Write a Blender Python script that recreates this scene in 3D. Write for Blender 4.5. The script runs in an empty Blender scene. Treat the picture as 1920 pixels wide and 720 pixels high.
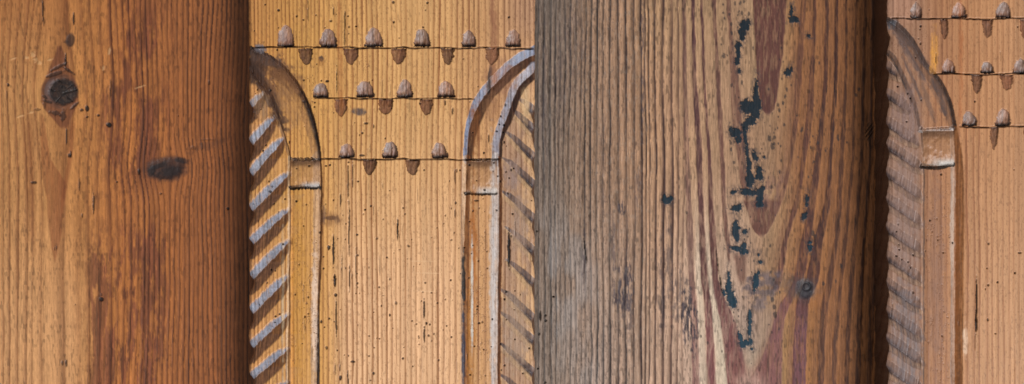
# Close-up of old carved pine panelling: two plain boards, two carved pilaster panels standing proud of them.
import bpy, math
import numpy as np

# ------------------------------------------------------------------ units
S = 0.0004            # metres per drawing unit (front plane of the carved panels)
DIST = 2667.0         # camera distance in drawing units
BACK = 97.0           # how far the plain boards lie behind the carved panels' faces
CX, CY = 960.0, 360.0
C = bpy.context.scene.collection
rng = np.random.default_rng(11)

# ------------------------------------------------------------------ numeric helpers
_tabs = {}
def vnoise(x, y, seed=0):
    if seed not in _tabs:
        _tabs[seed] = np.random.default_rng(1000 + seed).random((256, 256))
    T = _tabs[seed]
    xi = np.floor(x); yi = np.floor(y)
    fx = x - xi; fy = y - yi
    fx = fx*fx*(3-2*fx); fy = fy*fy*(3-2*fy)
    a = xi.astype(int) & 255; b = yi.astype(int) & 255
    a1 = (a+1) & 255; b1 = (b+1) & 255
    return (T[a, b]*(1-fx)+T[a1, b]*fx)*(1-fy) + (T[a, b1]*(1-fx)+T[a1, b1]*fx)*fy
def fbm(x, y, seed=0, octv=4, gain=0.55):
    s = 0; w = 1; t = 0
    for k in range(octv):
        s = s + w*vnoise(x*2**k+17.3*k, y*2**k+5.1*k, seed+k); t += w; w *= gain
    return s/t
def sm(a, b, x):
    t = np.clip((x-a)/(b-a), 0, 1); return t*t*(3-2*t)
def lin(c):
    c = np.asarray(c, float)/255.0
    return np.where(c <= 0.04045, c/12.92, ((c+0.055)/1.055)**2.4)
def mix(col, c, m):
    m = np.clip(m, 0, 1)[..., None]
    c = lin(c) if not (isinstance(c, np.ndarray) and c.ndim > 1) else c
    return col*(1-m) + c*m
def ramp(x, keys):
    xs = [k[0] for k in keys]; cs = np.array([lin(k[1]) for k in keys])
    return np.stack([np.interp(x, xs, cs[:, i]) for i in range(3)], -1)
def rings(u, lines, sharp=0.16, seed=0):
    """latewood amount 0..1 for the growth rings at the positions `lines` (soft rise, sharp fall)"""
    p = np.asarray(lines, float); r = np.random.default_rng(seed)
    i = np.clip(np.searchsorted(p, u)-1, 0, len(p)-2)
    w = p[i+1]-p[i]
    t = (u-p[i])/w
    st = r.uniform(0.55, 1.0, len(p))[i]
    late = np.clip((t-0.35)/0.55, 0, 1)**1.7*(1-sm(0.95, 1.0, t)) + 0.45*(1-sm(0.0, 0.12, t))
    return late*st, r.random(len(p))[i], t
def band(X, Y, rows, soft=1.6, wob=1.0, seed=50):
    """mask of a growth band given as rows (y, left, right)"""
    ys = [r[0] for r in rows]
    l = np.interp(Y, ys, [r[1] for r in rows]); r_ = np.interp(Y, ys, [r[2] for r in rows])
    n = (fbm(X/9, Y/26, seed, 3)-0.5)*4*wob
    return sm(-soft, soft, X+n-l)*sm(-soft, soft, r_-X-n)
def inrows(Y, rows, f=10):
    return sm(rows[0][0]-f, rows[0][0]+f, Y)*(1-sm(rows[-1][0]-f, rows[-1][0]+f, Y))
def ell(X, Y, x, y, rx, ry, rot=0.0, rough=0.25, seed=70, scale=6.0):
    """1 - normalised radius of a ragged ellipse (positive inside)"""
    c, s = math.cos(rot), math.sin(rot)
    dx = X-x; dy = Y-y
    a = (dx*c+dy*s)/rx; b = (-dx*s+dy*c)/ry
    return 1-np.sqrt(a*a+b*b)+(fbm(X/scale, Y/scale, seed, 3)-0.5)*2*rough
def polydist(X, Y, P):
    """signed distance to polyline, positive on the right when travelling along it downwards; also values interpolated along it"""
    P = np.asarray(P, float)
    best = np.full(X.shape, 1e9); sg = np.zeros(X.shape); val = np.zeros(X.shape+(P.shape[1]-2,))
    for k in range(len(P)-1):
        a = P[k, :2]; d = P[k+1, :2]-a; L2 = d@d
        t = np.clip(((X-a[0])*d[0]+(Y-a[1])*d[1])/L2, 0, 1)
        ex = X-a[0]-t*d[0]; ey = Y-a[1]-t*d[1]
        q = np.hypot(ex, ey)
        m = q < best
        cr = -(d[0]*ey-d[1]*ex)/math.sqrt(L2)
        sgn = np.where(cr >= 0, 1.0, -1.0)
        best = np.where(m, q, best); sg = np.where(m, sgn, sg)
        v = P[k, 2:]*(1-t[..., None])+P[k+1, 2:]*t[..., None]
        val = np.where(m[..., None], v, val)
    return best*sg, val
def groove(X, Y, P, p=1.0):
    """depth of a V cut along P rows (x, y, width_left, width_right, depth); and signed distance"""
    P = np.asarray(P, float)
    out = np.zeros(X.shape); sd = np.full(X.shape, 999.0)
    pad = 30
    m = (X > P[:, 0].min()-pad) & (X < P[:, 0].max()+pad) & (Y > P[:, 1].min()-pad) & (Y < P[:, 1].max()+pad)
    s, v = polydist(X[m], Y[m], P)
    w = np.where(s > 0, v[:, 1], v[:, 0])
    out[m] = v[:, 2]*np.clip(1-np.abs(s)/np.maximum(w, .3), 0, 1)**p
    sd[m] = s
    return out, sd
def smooth_poly(P, n=6):
    P = np.asarray(P, float); t = np.arange(len(P)); tt = np.linspace(0, len(P)-1, (len(P)-1)*n+1)
    out = []
    for c in range(P.shape[1]):
        y = P[:, c]; m = np.gradient(y)
        i = np.clip(tt.astype(int), 0, len(P)-2); f = tt-i
        h = (2*f**3-3*f**2+1)*y[i]+(f**3-2*f**2+f)*m[i]+(-2*f**3+3*f**2)*y[i+1]+(f**3-f**2)*m[i+1]
        out.append(h)
    return np.stack(out, 1)
def axis(a, b, lo, hi, fine, coarse=5.0):
    """sample positions from a to b: fine spacing inside lo..hi, coarser outside"""
    out = []
    if a < lo: out += list(np.linspace(a, lo, max(2, int((lo-a)/coarse))+1)[:-1])
    l, h = max(a, lo), min(b, hi)
    out += list(np.linspace(l, h, int(round((h-l)/fine))+1))
    if b > hi: out += list(np.linspace(hi, b, max(2, int((b-hi)/coarse))+1)[1:])
    return np.array(out)

def box(a, r):
    for ax in (0, 1):
        p = np.pad(a, [(r, r) if k == ax else (0, 0) for k in range(a.ndim)], mode='edge')
        c = np.cumsum(np.insert(p, 0, 0, axis=ax), axis=ax)
        n = a.shape[ax]
        a = (np.take(c, np.arange(2*r+1, 2*r+1+n), axis=ax)-np.take(c, np.arange(n), axis=ax))/(2*r+1)
    return a
def clarity(col, k, r=26):
    """stronger local contrast of the wood figure"""
    lg = np.log(np.clip(col, .004, 1)); m = box(lg, r)
    return np.exp(m+(lg-m)*k)
# ------------------------------------------------------------------ materials
def wood_material(name, rough=0.5, spec=0.4, fibre=0.13, bump=0.10):
    m = bpy.data.materials.new(name); m.use_nodes = True
    nt = m.node_tree; N = nt.nodes; L = nt.links
    b = N['Principled BSDF']
    at = N.new('ShaderNodeAttribute'); at.attribute_name = 'pigment'
    tc = N.new('ShaderNodeTexCoord')
    mp = N.new('ShaderNodeMapping'); mp.inputs['Scale'].default_value = (1500, 1500, 55)
    L.new(tc.outputs['Object'], mp.inputs['Vector'])
    n1 = N.new('ShaderNodeTexNoise'); n1.inputs['Scale'].default_value = 1.0; n1.inputs['Detail'].default_value = 4
    L.new(mp.outputs['Vector'], n1.inputs['Vector'])
    mp2 = N.new('ShaderNodeMapping'); mp2.inputs['Scale'].default_value = (2400, 2400, 1100)
    L.new(tc.outputs['Object'], mp2.inputs['Vector'])
    n2 = N.new('ShaderNodeTexNoise'); n2.inputs['Scale'].default_value = 1.0; n2.inputs['Detail'].default_value = 2
    L.new(mp2.outputs['Vector'], n2.inputs['Vector'])
    ad = N.new('ShaderNodeMath'); ad.operation = 'ADD'
    L.new(n1.outputs['Fac'], ad.inputs[0]); L.new(n2.outputs['Fac'], ad.inputs[1])
    mr = N.new('ShaderNodeMapRange'); mr.inputs['From Min'].default_value = 0.6; mr.inputs['From Max'].default_value = 1.4
    mr.inputs['To Min'].default_value = 1-fibre; mr.inputs['To Max'].default_value = 1+fibre
    L.new(ad.outputs[0], mr.inputs['Value'])
    vm = N.new('ShaderNodeVectorMath'); vm.operation = 'SCALE'
    L.new(at.outputs['Color'], vm.inputs[0]); L.new(mr.outputs['Result'], vm.inputs['Scale'])
    L.new(vm.outputs['Vector'], b.inputs['Base Color'])
    ro = N.new('ShaderNodeMapRange'); ro.inputs['To Min'].default_value = rough-0.08; ro.inputs['To Max'].default_value = rough+0.14
    L.new(n1.outputs['Fac'], ro.inputs['Value']); L.new(ro.outputs['Result'], b.inputs['Roughness'])
    b.inputs['Specular IOR Level'].default_value = spec
    bp = N.new('ShaderNodeBump'); bp.inputs['Strength'].default_value = bump; bp.inputs['Distance'].default_value = 0.0006
    L.new(ad.outputs[0], bp.inputs['Height']); L.new(bp.outputs['Normal'], b.inputs['Normal'])
    return m
M_DARK = wood_material('aged_brown_pine', 0.50, 0.35)
M_CARVED = wood_material('carved_honey_pine', 0.44, 0.4)
M_GREY = wood_material('weathered_grey_pine', 0.62, 0.3, 0.17)
M_KNOT = wood_material('dark_knot_wood', 0.55, 0.4)
M_PAINT = wood_material('old_blue_paint', 0.6, 0.2, 0.12, 0.12)

# ------------------------------------------------------------------ mesh building
class Sheet:
    """a grid of points with colours, normals and one part id per cell"""
    def __init__(s): s.V = []; s.N = []; s.Cc = []; s.F = []; s.P = []; s.n = 0
    def add(s, pos, col, ids, flip=False):
        ny, nx = pos.shape[:2]
        du = np.gradient(pos, axis=1); dv = np.gradient(pos, axis=0)
        nrm = np.cross(dv, du) if not flip else np.cross(du, dv)
        nrm /= np.linalg.norm(nrm, axis=-1, keepdims=True)+1e-12
        idx = np.arange(ny*nx).reshape(ny, nx)+s.n
        q = np.stack([idx[:-1, :-1], idx[1:, :-1], idx[1:, 1:], idx[:-1, 1:]], -1)
        if flip: q = q[..., ::-1]
        s.V.append(pos.reshape(-1, 3)); s.N.append(nrm.reshape(-1, 3)); s.Cc.append(col.reshape(-1, 3))
        s.F.append(q.reshape(-1, 4)); s.P.append(np.broadcast_to(ids, (ny-1, nx-1)).reshape(-1)); s.n += ny*nx
    def done(s):
        s.V = np.concatenate(s.V); s.N = np.concatenate(s.N); s.Cc = np.concatenate(s.Cc)
        s.F = np.concatenate(s.F); s.P = np.concatenate(s.P)
    def build(s, pid, name, mat, origin, parent=None):
        F = s.F[s.P == pid]
        if len(F) == 0: return None
        use, inv = np.unique(F, return_inverse=True); F = inv.reshape(-1, 4)
        V = s.V[use]-np.asarray(origin); Nn = s.N[use]; Cc = s.Cc[use]
        me = bpy.data.meshes.new(name)
        me.vertices.add(len(V)); me.vertices.foreach_set('co', V.astype(np.float32).ravel())
        me.loops.add(F.size); me.loops.foreach_set('vertex_index', F.astype(np.int32).ravel())
        me.polygons.add(len(F)); me.polygons.foreach_set('loop_start', np.arange(0, F.size, 4, dtype=np.int32))
        me.polygons.foreach_set('use_smooth', np.ones(len(F), bool))
        me.update(calc_edges=True)
        a = me.color_attributes.new('pigment', 'FLOAT_COLOR', 'POINT')
        rgba = np.ones((len(V), 4), np.float32); rgba[:, :3] = np.clip(Cc, 0.004, 0.85)
        a.data.foreach_set('color', rgba.ravel())
        me.normals_split_custom_set_from_vertices(Nn.astype(np.float32).tolist())
        me.materials.append(mat)
        o = bpy.data.objects.new(name, me); C.objects.link(o)
        if parent is not None: o.parent = parent
        return o
def world(x, y, d, f=1.0):
    """drawing units -> metres; f spreads a sheet that lies further back"""
    return np.stack([(x-CX)*S*f, d*S, (CY-y)*S*f], -1)
def thing(name, label, cat, loc):
    o = bpy.data.objects.new(name, None); C.objects.link(o); o.empty_display_size = 0.02
    o.location = loc; o['label'] = label; o['category'] = cat
    return o

Y0, Y1 = -110.0, 830.0
FB = (DIST+BACK)/DIST
def box_sides(sh, pos, col, thick, pid):
    """close a flat sheet into a solid: four edges and a back"""
    def strip(e, c, flip):
        b = e.copy(); b[:, 1] = thick
        p = np.stack([e, b], 1); sh.add(p, np.stack([c, c], 1), pid, flip)
    strip(pos[:, 0], col[:, 0], False); strip(pos[:, -1], col[:, -1], True)
    strip(pos[0], col[0], True); strip(pos[-1], col[-1], False)
    c4 = np.array([[pos[0, 0], pos[0, -1]], [pos[-1, 0], pos[-1, -1]]]); c4[..., 1] = thick
    sh.add(c4, np.tile(col[0, 0], (2, 2, 1)), pid, True)

# =================================================================== LEFT PLAIN BOARD
def left_board():
    xs = axis(-300, 512, -10, 485, 1.35); ys = axis(Y0, Y1, -8, 728, 1.35)
    X, Y = np.meshgrid(xs, ys)
    # growth rings swing round the two knots
    u = X.copy()
    for (kx, ky, sx, sy, a) in ((114, 168, 60, 105, 34), (318, 315, 70, 42, 17)):
        dx = X-kx; g = np.exp(-((Y-ky)/sy)**2)
        u = u - np.tanh(dx/16)*a*g*np.exp(-np.abs(dx)/sx)
    u = u + (fbm(X/140, Y/260, 3, 2)-0.5)*14 + (vnoise(X/14, Y/70, 4)-0.5)*2.0
    L = [-360, -325, -290, -258, -226, -195, -163, -130, -98, -66, -40, -22, -5, 8, 20, 36, 53, 62, 80, 122, 150, 166, 186, 208, 219, 232, 244, 256, 268, 277, 287, 297, 308, 318, 327,
         336, 346, 355, 363, 371, 380, 389, 398, 406, 414, 423, 431, 439, 447, 455, 463, 471, 480, 489, 498, 507, 516, 530, 560]
    late, rid, t = rings(u, L, seed=5)
    late = late*(0.65+0.7*vnoise(X/30, Y/160, 6))
    fib = fbm(X/2.2, Y/55, 8, 3)-0.5
    blo = fbm(X/70, Y/110, 12, 3)
    col = ramp(X, [(-100, (180, 125, 74)), (60, (177, 122, 72)), (150, (176, 115, 62)), (230, (164, 99, 50)), (330, (152, 90, 46)), (430, (140, 80, 40)), (510, (120, 68, 32))])
    low = sm(330, 640, Y+30*(blo-0.5))*sm(200, 120, X)
    col = mix(col, (200, 146, 98), 0.75*low)
    top = sm(240, 20, Y)*sm(200, 330, X)
    col = mix(col, (140, 85, 46), 0.30*top)
    col = mix(col, (150, 86, 40), 0.55*sm(200, -40, Y)*sm(240, 60, X))
    col = col*(1+0.16*(rid-0.5)[..., None])
    lc = ramp(X, [(0, (118, 66, 34)), (200, (100, 52, 27)), (460, (70, 36, 18))])
    col = mix(col, lc, late*np.interp(X, [0, 150, 200, 330, 470], [0.62, 0.62, 0.85, 0.95, 1.0]))
    h = -0.9*(1-late)*0.6
    # reddish tongue below the big knot and the bands beside it
    tong = [(215, 74, 82), (250, 75, 86), (300, 78, 96), (340, 82, 122), (380, 88, 121), (430, 92, 116), (465, 97, 110), (490, 102, 105)]
    m = band(X, Y, tong, 2.2, 1.0, 21)*inrows(Y, tong, 8)
    col = mix(col, (128, 68, 36), 0.62*m*(0.8+0.5*fib))
    m = band(X, Y, [(225, 132, 141), (260, 131, 139), (330, 122, 130), (380, 116, 122)], 3, 1, 22)*inrows(Y, [(228, 0, 0), (375, 0, 0)], 14)
    col = mix(col, (128, 68, 36), 0.55*m)
    m = band(X, Y, [(190, 46, 60), (300, 48, 66), (380, 52, 66), (480, 58, 66)], 5, 1, 23)*inrows(Y, [(215, 0, 0), (460, 0, 0)], 40)
    col = mix(col, (126, 70, 36), 0.45*m)
    m = band(X, Y, [(84, 108, 114), (105, 101, 121), (135, 90, 134), (160, 78, 142), (190, 76, 148), (205, 82, 142), (225, 100, 132), (245, 116, 128)], 2.5, 1.2, 24)*inrows(Y, [(86, 0, 0), (240, 0, 0)], 5)
    col = mix(col, (112, 62, 38), 0.72*m)
    # worn red-brown stain patches that follow the rings
    st = fbm(X/13, Y/46, 30, 5, 0.65)
    reg = sm(158, 172, X)*sm(345, 290, X)*sm(385, 470, Y+40*(blo-.5))
    bias = 0.10*np.exp(-((X-185)/16)**2)*sm(400, 420, Y)+0.10*np.exp(-((X-300)/16)**2)*np.exp(-((Y-540)/90)**2)+0.11*np.exp(-((X-205)/34)**2)*sm(580, 650, Y)+0.05*np.exp(-((X-262)/24)**2)
    m = sm(0.42, 0.62, st+bias-0.02+.10*(fbm(X/2.5, Y/30, 31, 3)-.5)*2)*reg
    col = mix(col, lin((104, 54, 38))*np.clip(1-.5*late+1.4*fib, .4, 1.6)[..., None], 0.60*m)
    st2 = fbm(X/22, Y/70, 35, 5, 0.6)
    reg2 = sm(175, 205, X)*sm(350, 270, X)*sm(400, 290, Y)*sm(-60, 60, Y)
    col = mix(col, lin((104, 54, 36))*np.clip(1-.5*late+1.2*fib, .4, 1.6)[..., None], 0.66*sm(0.42, 0.60, st2+.08*(fbm(X/3, Y/26, 67, 3)-.5)*2)*reg2)
    col = mix(col, (112, 66, 38), 0.4*sm(0.52, 0.66, fbm(X/8, Y/16, 37, 4))*sm(230, 215, X)*sm(110, 160, X)*0.6)
    # fine fibres and pores
    col = col*(1+0.30*fib)[..., None]
    sp = sm(0.70, 0.80, vnoise(X/2.6, Y/7, 40))*sm(0.45, 0.7, fbm(X/60, Y/60, 41, 2))
    col = mix(col, (96, 54, 30), 0.15*sp)
    tick = sm(.66, .80, vnoise(X/2.1, Y/9, 64))*sm(.3, .6, fbm(X/40, Y/60, 65, 3))
    col = col*(1-.26*tick)[..., None]*(1+.36*(fbm(X/2.0, Y/10, 66, 3)-.5))[..., None]
    col = clarity(col, 1.35)
    # pale wax spots
    for (x, y, rx, ry) in ((50, 108, 5, 4), (62, 103, 6, 8), (66, 112, 5, 6), (75, 118, 6, 5), (92, 112, 8, 3), (24, 110, 10, 2), (38, 218, 9, 3), (58, 211, 8, 2.5), (205, 95, 3, 9), (194, 128, 3, 6), (262, 163, 14, 2)):
        e = ell(X, Y, x, y, rx, ry, -0.3 if rx > 7 else 0.2, 0.5, 44, 3)
        col = mix(col, (206, 158, 108), 0.55*sm(0, 0.6, e)); h = h-0.8*sm(0, .6, e)
    # cracks, holes and dark marks  (x, y, rx, ry, strength)
    for (x, y, rx, ry, k) in ((80, 18, 1.7, 24, .9), (82, 40, 1.2, 10, .6), (138, 35, 1.8, 13, .95), (123, 107, 1.4, 10, .8), (204, 234, 5.5, 5, 1), (184, 216, 3, 3, .9), (163, 203, 4, 7, .95),
                              (153, 206, 4, 3, .8), (163, 219, 3, 2, .8), (124, 255, 1.8, 18, .85), (130, 291, 4.5, 4, .9), (132, 287, 1.6, 5, .8), (207, 165, 1.4, 18, .75), (15, 159, 2.5, 4, .9), (12, 178, 1.2, 12, .5),
                              (63, 342, 6, 3, .8), (260, 322, 2.6, 6, .9), (219, 341, 2, 2, .9), (148, 346, 1.4, 12, .7), (175, 383, 1.8, 22, .85), (190, 561, 4.4, 4.2, .95), (190, 552, 1.5, 4, .5),
                              (427, 391, 2.6, 2.6, 1), (334, 217, 1.5, 1.5, .8), (392, 155, 2.6, 5, .55), (379, 273, 1.6, 9, .5), (117, 680, 2, 5, .7), (124, 681, 2, 8, .8), (102, 466, 1.2, 3, .7), (106, 464, 1.2, 4, .7),
                              (141, 571, 1.4, 2, .7), (301, 363, 3, 2, .7), (154, 404, 1.4, 5, .7), (37, 37, 1.2, 12, .4), (70, 205, 7, 3, .5), (83, 195, 3, 9, .5), (390, 262, 16, 1.6, .3), (362, 277, 6, 4, .35)):
        e = ell(X, Y, x, y, rx, ry, 0, 0.28, 46, 3)
        mm = sm(-0.08, 0.30, e)
        col = mix(col, (30, 20, 16), k*mm); h = h+2.4*k*mm
    # ---- knots
    part = np.zeros(X.shape)
    e1 = ell(X, Y, 113, 172, 37, 34, 0.1, 0.10, 48, 14)
    r1 = np.hypot((X-118)/29, (Y-172)/27)
    ringk = 0.5+0.5*np.sin(r1*13+9*fbm(X/9, Y/9, 49, 3))*sm(.2, .7, fbm(X/8, Y/8, 62, 3))
    col = mix(col, (98, 60, 40), 0.75*sm(-0.05, 0.25, e1))
    col = mix(col, (66, 44, 34), 0.55*sm(-0.05, 0.2, e1)*ringk)
    core = sm(1.05, 0.80, r1+0.25*(fbm(X/7, Y/7, 51, 3)-.5))
    col = mix(col, (25, 20, 19), 0.96*core*(0.8+0.2*ringk))
    bl = sm(0.0, 0.25, 1-np.abs(r1-1.02)/0.20)*sm(112, 96, X)*sm(200, 170, Y)*sm(140, 155, Y)
    col = mix(col, (92, 84, 86), 0.4*bl)
    for (x, y, rx, ry, ro) in ((108, 126, 19, 3.4, -0.45), (128, 132, 14, 3.0, 0.55), (104, 138, 24, 4.0, -0.3), (122, 118, 2, 12, 0), (88, 190, 10, 3, 0.3), (84, 182, 7, 3, .6), (128, 172, 15, 2.5, -.25), (118, 214, 6, 13, .2), (104, 212, 14, 5, .3), (142, 196, 14, 3, -.7)):
        mm = sm(-0.1, 0.45, ell(X, Y, x, y, rx, ry, ro, 0.5, 52, 4))
        col = mix(col, (38, 28, 24), 0.72*mm); h = h+1.6*mm
    ck = np.abs(np.sin(np.arctan2(Y-172, X-118)*2.5+2.2*fbm(X/12, Y/12, 68, 2)))
    crk = sm(.14, .03, ck)*core*sm(.1, .3, r1); col = mix(col, (10, 8, 8), .8*crk); col = mix(col, (86, 66, 52), .35*core*sm(.55, .75, fbm(X/3, Y/3, 69, 3)))
    h = h + 2.0*crk + 1.6*core*sm(0.2, 1.0, r1) - 1.0*sm(0, .3, e1)*(1-core)
    part = np.where(e1 > 0, 1, part)
    e2 = ell(X, Y, 132, 75, 9.5, 14, 0.15, 0.12, 54, 6); part = np.where(e2 > 0, 2, part)
    col = mix(col, (56, 36, 28), 0.85*sm(-0.12, 0.3, e2)); col = mix(col, (50, 33, 26), 0.6*sm(-.1, .4, ell(X, Y, 124, 78, 6, 4, 0, .3, 55, 4)))
    h = h+1.2*sm(0, .4, e2)
    e3 = ell(X, Y, 312, 316, 41, 23, -0.10, 0.20, 56, 9); part = np.where(e3 > 0, 3, part)
    col = mix(col, (62, 38, 30), 0.92*sm(-0.25, 0.30, e3))
    for (x, y, rx, ry, ro) in ((341, 301, 14, 7, .1), (284, 320, 10, 12, 0), (318, 322, 28, 13, -.2), (300, 310, 20, 6, -.4)):
        col = mix(col, (24, 19, 20), 0.8*sm(-0.2, 0.5, ell(X, Y, x, y, rx, ry, ro, 0.45, 57, 5)))
    col = mix(col, (70, 42, 30), 0.35*sm(-.3, .5, ell(X, Y, 392, 272, 38, 9, -0.35, .6, 58, 8)))
    h = h + 2.2*sm(0, .5, e3) + 0.7*(fbm(X/5, Y/5, 59, 3)-.5)*sm(-.1, .2, e3)
    h = h + 0.9*(fbm(X/3, Y/60, 60, 3)-0.5) + 3.0*(fbm(X/120, Y/200, 61, 2)-0.5)
    # build
    sh = Sheet(); pos = world(X, Y, BACK+h, FB)
    ids = np.round(part[:-1, :-1]).astype(int)
    sh.add(pos, col, ids); box_sides(sh, pos, col, (BACK+45)*S, 0); sh.done()
    org = np.array([(230-CX)*S*FB, BACK*S, (CY-Y1)*S*FB])
    root = thing('plain_board', 'flat orange brown pine board with two dark knots, left of the carved panels', 'board', org)
    sh.build(0, 'board_face', M_DARK, org, root)
    for k, lab in ((1, 'large round dark knot with a pale rim and bark above it'), (2, 'small oval dark knot at the top'), (3, 'wide smudged dark knot')):
        o = sh.build(k, 'knot', M_KNOT, org, root)
        if o: o['label'] = lab

# =================================================================== GREY PLAIN BOARD
def grey_board():
    xs = axis(962, 1715, 990, 1680, 1.35); ys = axis(Y0, Y1, -8, 728, 1.35)
    X, Y = np.meshgrid(xs, ys)
    blo = fbm(X/90, Y/140, 100, 3)
    fib = fbm(X/2.2, Y/60, 101, 3)-0.5
    mid = fbm(X/6, Y/90, 102, 3)-0.5
    col = ramp(X, [(960, (126, 106, 92)), (1040, (134, 110, 92)), (1100, (150, 118, 94)), (1160, (158, 121, 94)), (1230, (163, 123, 93)), (1300, (163, 124, 95)),
                   (1380, (156, 118, 90)), (1440, (148, 111, 82)), (1500, (140, 92, 56)), (1560, (136, 87, 51)), (1640, (146, 91, 51)), (1715, (130, 80, 44))])
    # paler, pinker bottom
    lo = sm(260, 620, Y+60*(blo-.5))
    col = mix(col, (180, 150, 132), 0.62*lo*sm(1200, 1300, X)*sm(1450, 1380, X))
    col = mix(col, (160, 138, 122), 0.4*lo*sm(1220, 1120, X))
    col = mix(col, (164, 136, 118), 0.5*lo*sm(1040, 1100, X)*sm(1300, 1200, X))
    col = mix(col, (150, 116, 84), 0.55*sm(200, 0, Y)*sm(1150, 1240, X)*sm(1420, 1330, X))
    # thin weathered rings on the left
    u = X + (fbm(X/120, Y/300, 103, 2)-0.5)*9+(vnoise(X/10, Y/60, 104)-0.5)*2.2
    L = [950, 962, 975, 988, 999, 1010, 1022, 1034, 1043, 1051, 1060, 1070, 1080, 1090, 1098, 1109, 1121, 1132, 1146, 1162, 1177, 1192, 1206, 1213, 1220, 1231, 1246, 1262, 1272, 1282, 1300, 1320, 1345, 1370, 1400, 1440, 1720]
    late, rid, t = rings(u, L, seed=9)
    left = sm(1300, 1262, X)
    col = col*(1+(0.16*(rid-0.5)*left)[..., None])
    lc = ramp(X, [(1000, (56, 46, 42)), (1120, (58, 45, 40)), (1200, (70, 47, 39)), (1280, (92, 60, 48))])
    col = mix(col, lc, 1.25*late*left*(0.5+0.8*vnoise(X/20, Y/130, 105)))
    h = -0.9*late*left
    # grey film, darkest low and top left
    gm = sm(1100, 1015, X)*(0.4+0.6*sm(0.35, 0.65, fbm(X/30, Y/90, 106, 4)))
    col = mix(col, (112, 101, 92), 0.36*gm)
    col = mix(col, (152, 143, 138), 0.40*sm(0.5, 0.68, fbm(X/40, Y/120, 107, 3))*sm(1160, 1080, X)*sm(330, 480, Y))
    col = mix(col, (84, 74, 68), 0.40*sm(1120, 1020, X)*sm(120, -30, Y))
    # bands of the flame figure
    red = lambda y: 0
    B = [
     ([(-120, 1277, 1283), (0, 1279, 1285), (150, 1281, 1288), (300, 1284, 1293), (450, 1288, 1300), (525, 1292, 1303), (570, 1296, 1307), (645, 1297, 1311), (720, 1298, 1311), (840, 1299, 1312)], .62),
     ([(-120, 1295, 1302), (0, 1296, 1303), (75, 1297, 1304), (150, 1299, 1306), (225, 1302, 1312), (300, 1306, 1317), (375, 1309, 1319), (450, 1311, 1323), (525, 1314, 1328), (570, 1321, 1334), (645, 1325, 1340), (720, 1326, 1342), (840, 1328, 1345)], .9),
     ([(-120, 1311, 1315), (0, 1313, 1318), (150, 1318, 1323), (240, 1323, 1329), (300, 1327, 1334), (375, 1329, 1337), (450, 1331, 1342), (525, 1335, 1347), (560, 1340, 1360), (600, 1350, 1377), (645, 1357, 1390), (720, 1364, 1405), (840, 1366, 1420)], .9),
     ([(-120, 1332, 1340), (0, 1335, 1342), (75, 1339, 1345), (150, 1343, 1350), (225, 1346, 1355), (300, 1350, 1358), (375, 1353, 1361), (450, 1360, 1368), (490, 1365, 1370)], .75),
     ([(-120, 1360, 1368), (0, 1362, 1370), (75, 1367, 1373), (150, 1370, 1386), (225, 1373, 1390), (300, 1384, 1397), (340, 1388, 1402), (380, 1398, 1408)], .62),
     ([(-120, 1405, 1482), (0, 1412, 1475), (75, 1416, 1470), (110, 1417, 1466), (150, 1420, 1461), (190, 1424, 1455), (205, 1430, 1451), (214, 1436, 1444)], 1.0),
     ([(375, 1394, 1466), (400, 1403, 1457), (420, 1407, 1449), (435, 1415, 1440), (443, 1424, 1432)], .80),
     ([(-120, 1503, 1513), (0, 1501, 1511), (75, 1497, 1508), (150, 1490, 1503), (225, 1486, 1497), (300, 1479, 1486), (340, 1470, 1478), (375, 1459, 1468), (400, 1450, 1459)], .62),
     ([(-120, 1528, 1533), (0, 1525, 1531), (75, 1522, 1529), (150, 1517, 1527), (225, 1511, 1524), (300, 1501, 1511), (340, 1497, 1505), (375, 1490, 1499), (400, 1483, 1492), (450, 1468, 1477), (500, 1459, 1470), (525, 1455, 1467), (545, 1446, 1458)], .78),
     ([(-120, 1549, 1556), (0, 1547, 1555), (150, 1544, 1552), (225, 1536, 1546), (300, 1528, 1540), (400, 1512, 1527), (450, 1502, 1520), (525, 1487, 1507), (550, 1477, 1494), (570, 1462, 1482), (600, 1451, 1471), (645, 1438, 1467), (680, 1424, 1466), (720, 1400, 1465), (840, 1400, 1463)], .85),
     ([(-120, 1566, 1572), (0, 1565, 1572), (150, 1564, 1571), (300, 1553, 1560), (375, 1547, 1558), (450, 1527, 1543), (525, 1510, 1535), (570, 1492, 1515), (645, 1488, 1511), (720, 1484, 1511), (840, 1480, 1509)], .95),
     ([(-120, 1586, 1590), (0, 1585, 1590), (150, 1583, 1589), (300, 1574, 1582), (375, 1568, 1579), (450, 1564, 1573), (525, 1549, 1561), (570, 1540, 1553), (645, 1532, 1547), (720, 1533, 1545), (840, 1530, 1543)], .72),
     ([(-120, 1604, 1608), (0, 1603, 1608), (150, 1600, 1605), (300, 1596, 1602), (450, 1581, 1589), (570, 1569, 1576), (645, 1560, 1569), (840, 1558, 1568)], .68),
     ([(-120, 1622, 1628), (0, 1620, 1626), (300, 1612, 1619), (450, 1599, 1607), (570, 1588, 1597), (720, 1582, 1592), (840, 1580, 1590)], .75),
     ([(-120, 1635, 1643), (0, 1634, 1642), (300, 1629, 1636), (450, 1617, 1623), (570, 1607, 1617), (720, 1603, 1613), (840, 1600, 1611)], .75),
     ([(-120, 1650, 1660), (0, 1650, 1658), (300, 1646, 1655), (570, 1630, 1640), (840, 1620, 1632)], .7),
     ([(-120, 1668, 1676), (300, 1664, 1673), (570, 1650, 1660), (840, 1645, 1655)], .7),
    ]
    lcol = ramp(X, [(1280, (98, 64, 58)), (1400, (108, 68, 55)), (1480, (96, 58, 46)), (1540, (82, 47, 33)), (1640, (64, 35, 23))])
    lcol = mix(lcol, (126, 82, 76), sm(460, 660, Y)*sm(1530, 1470, X))
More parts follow.
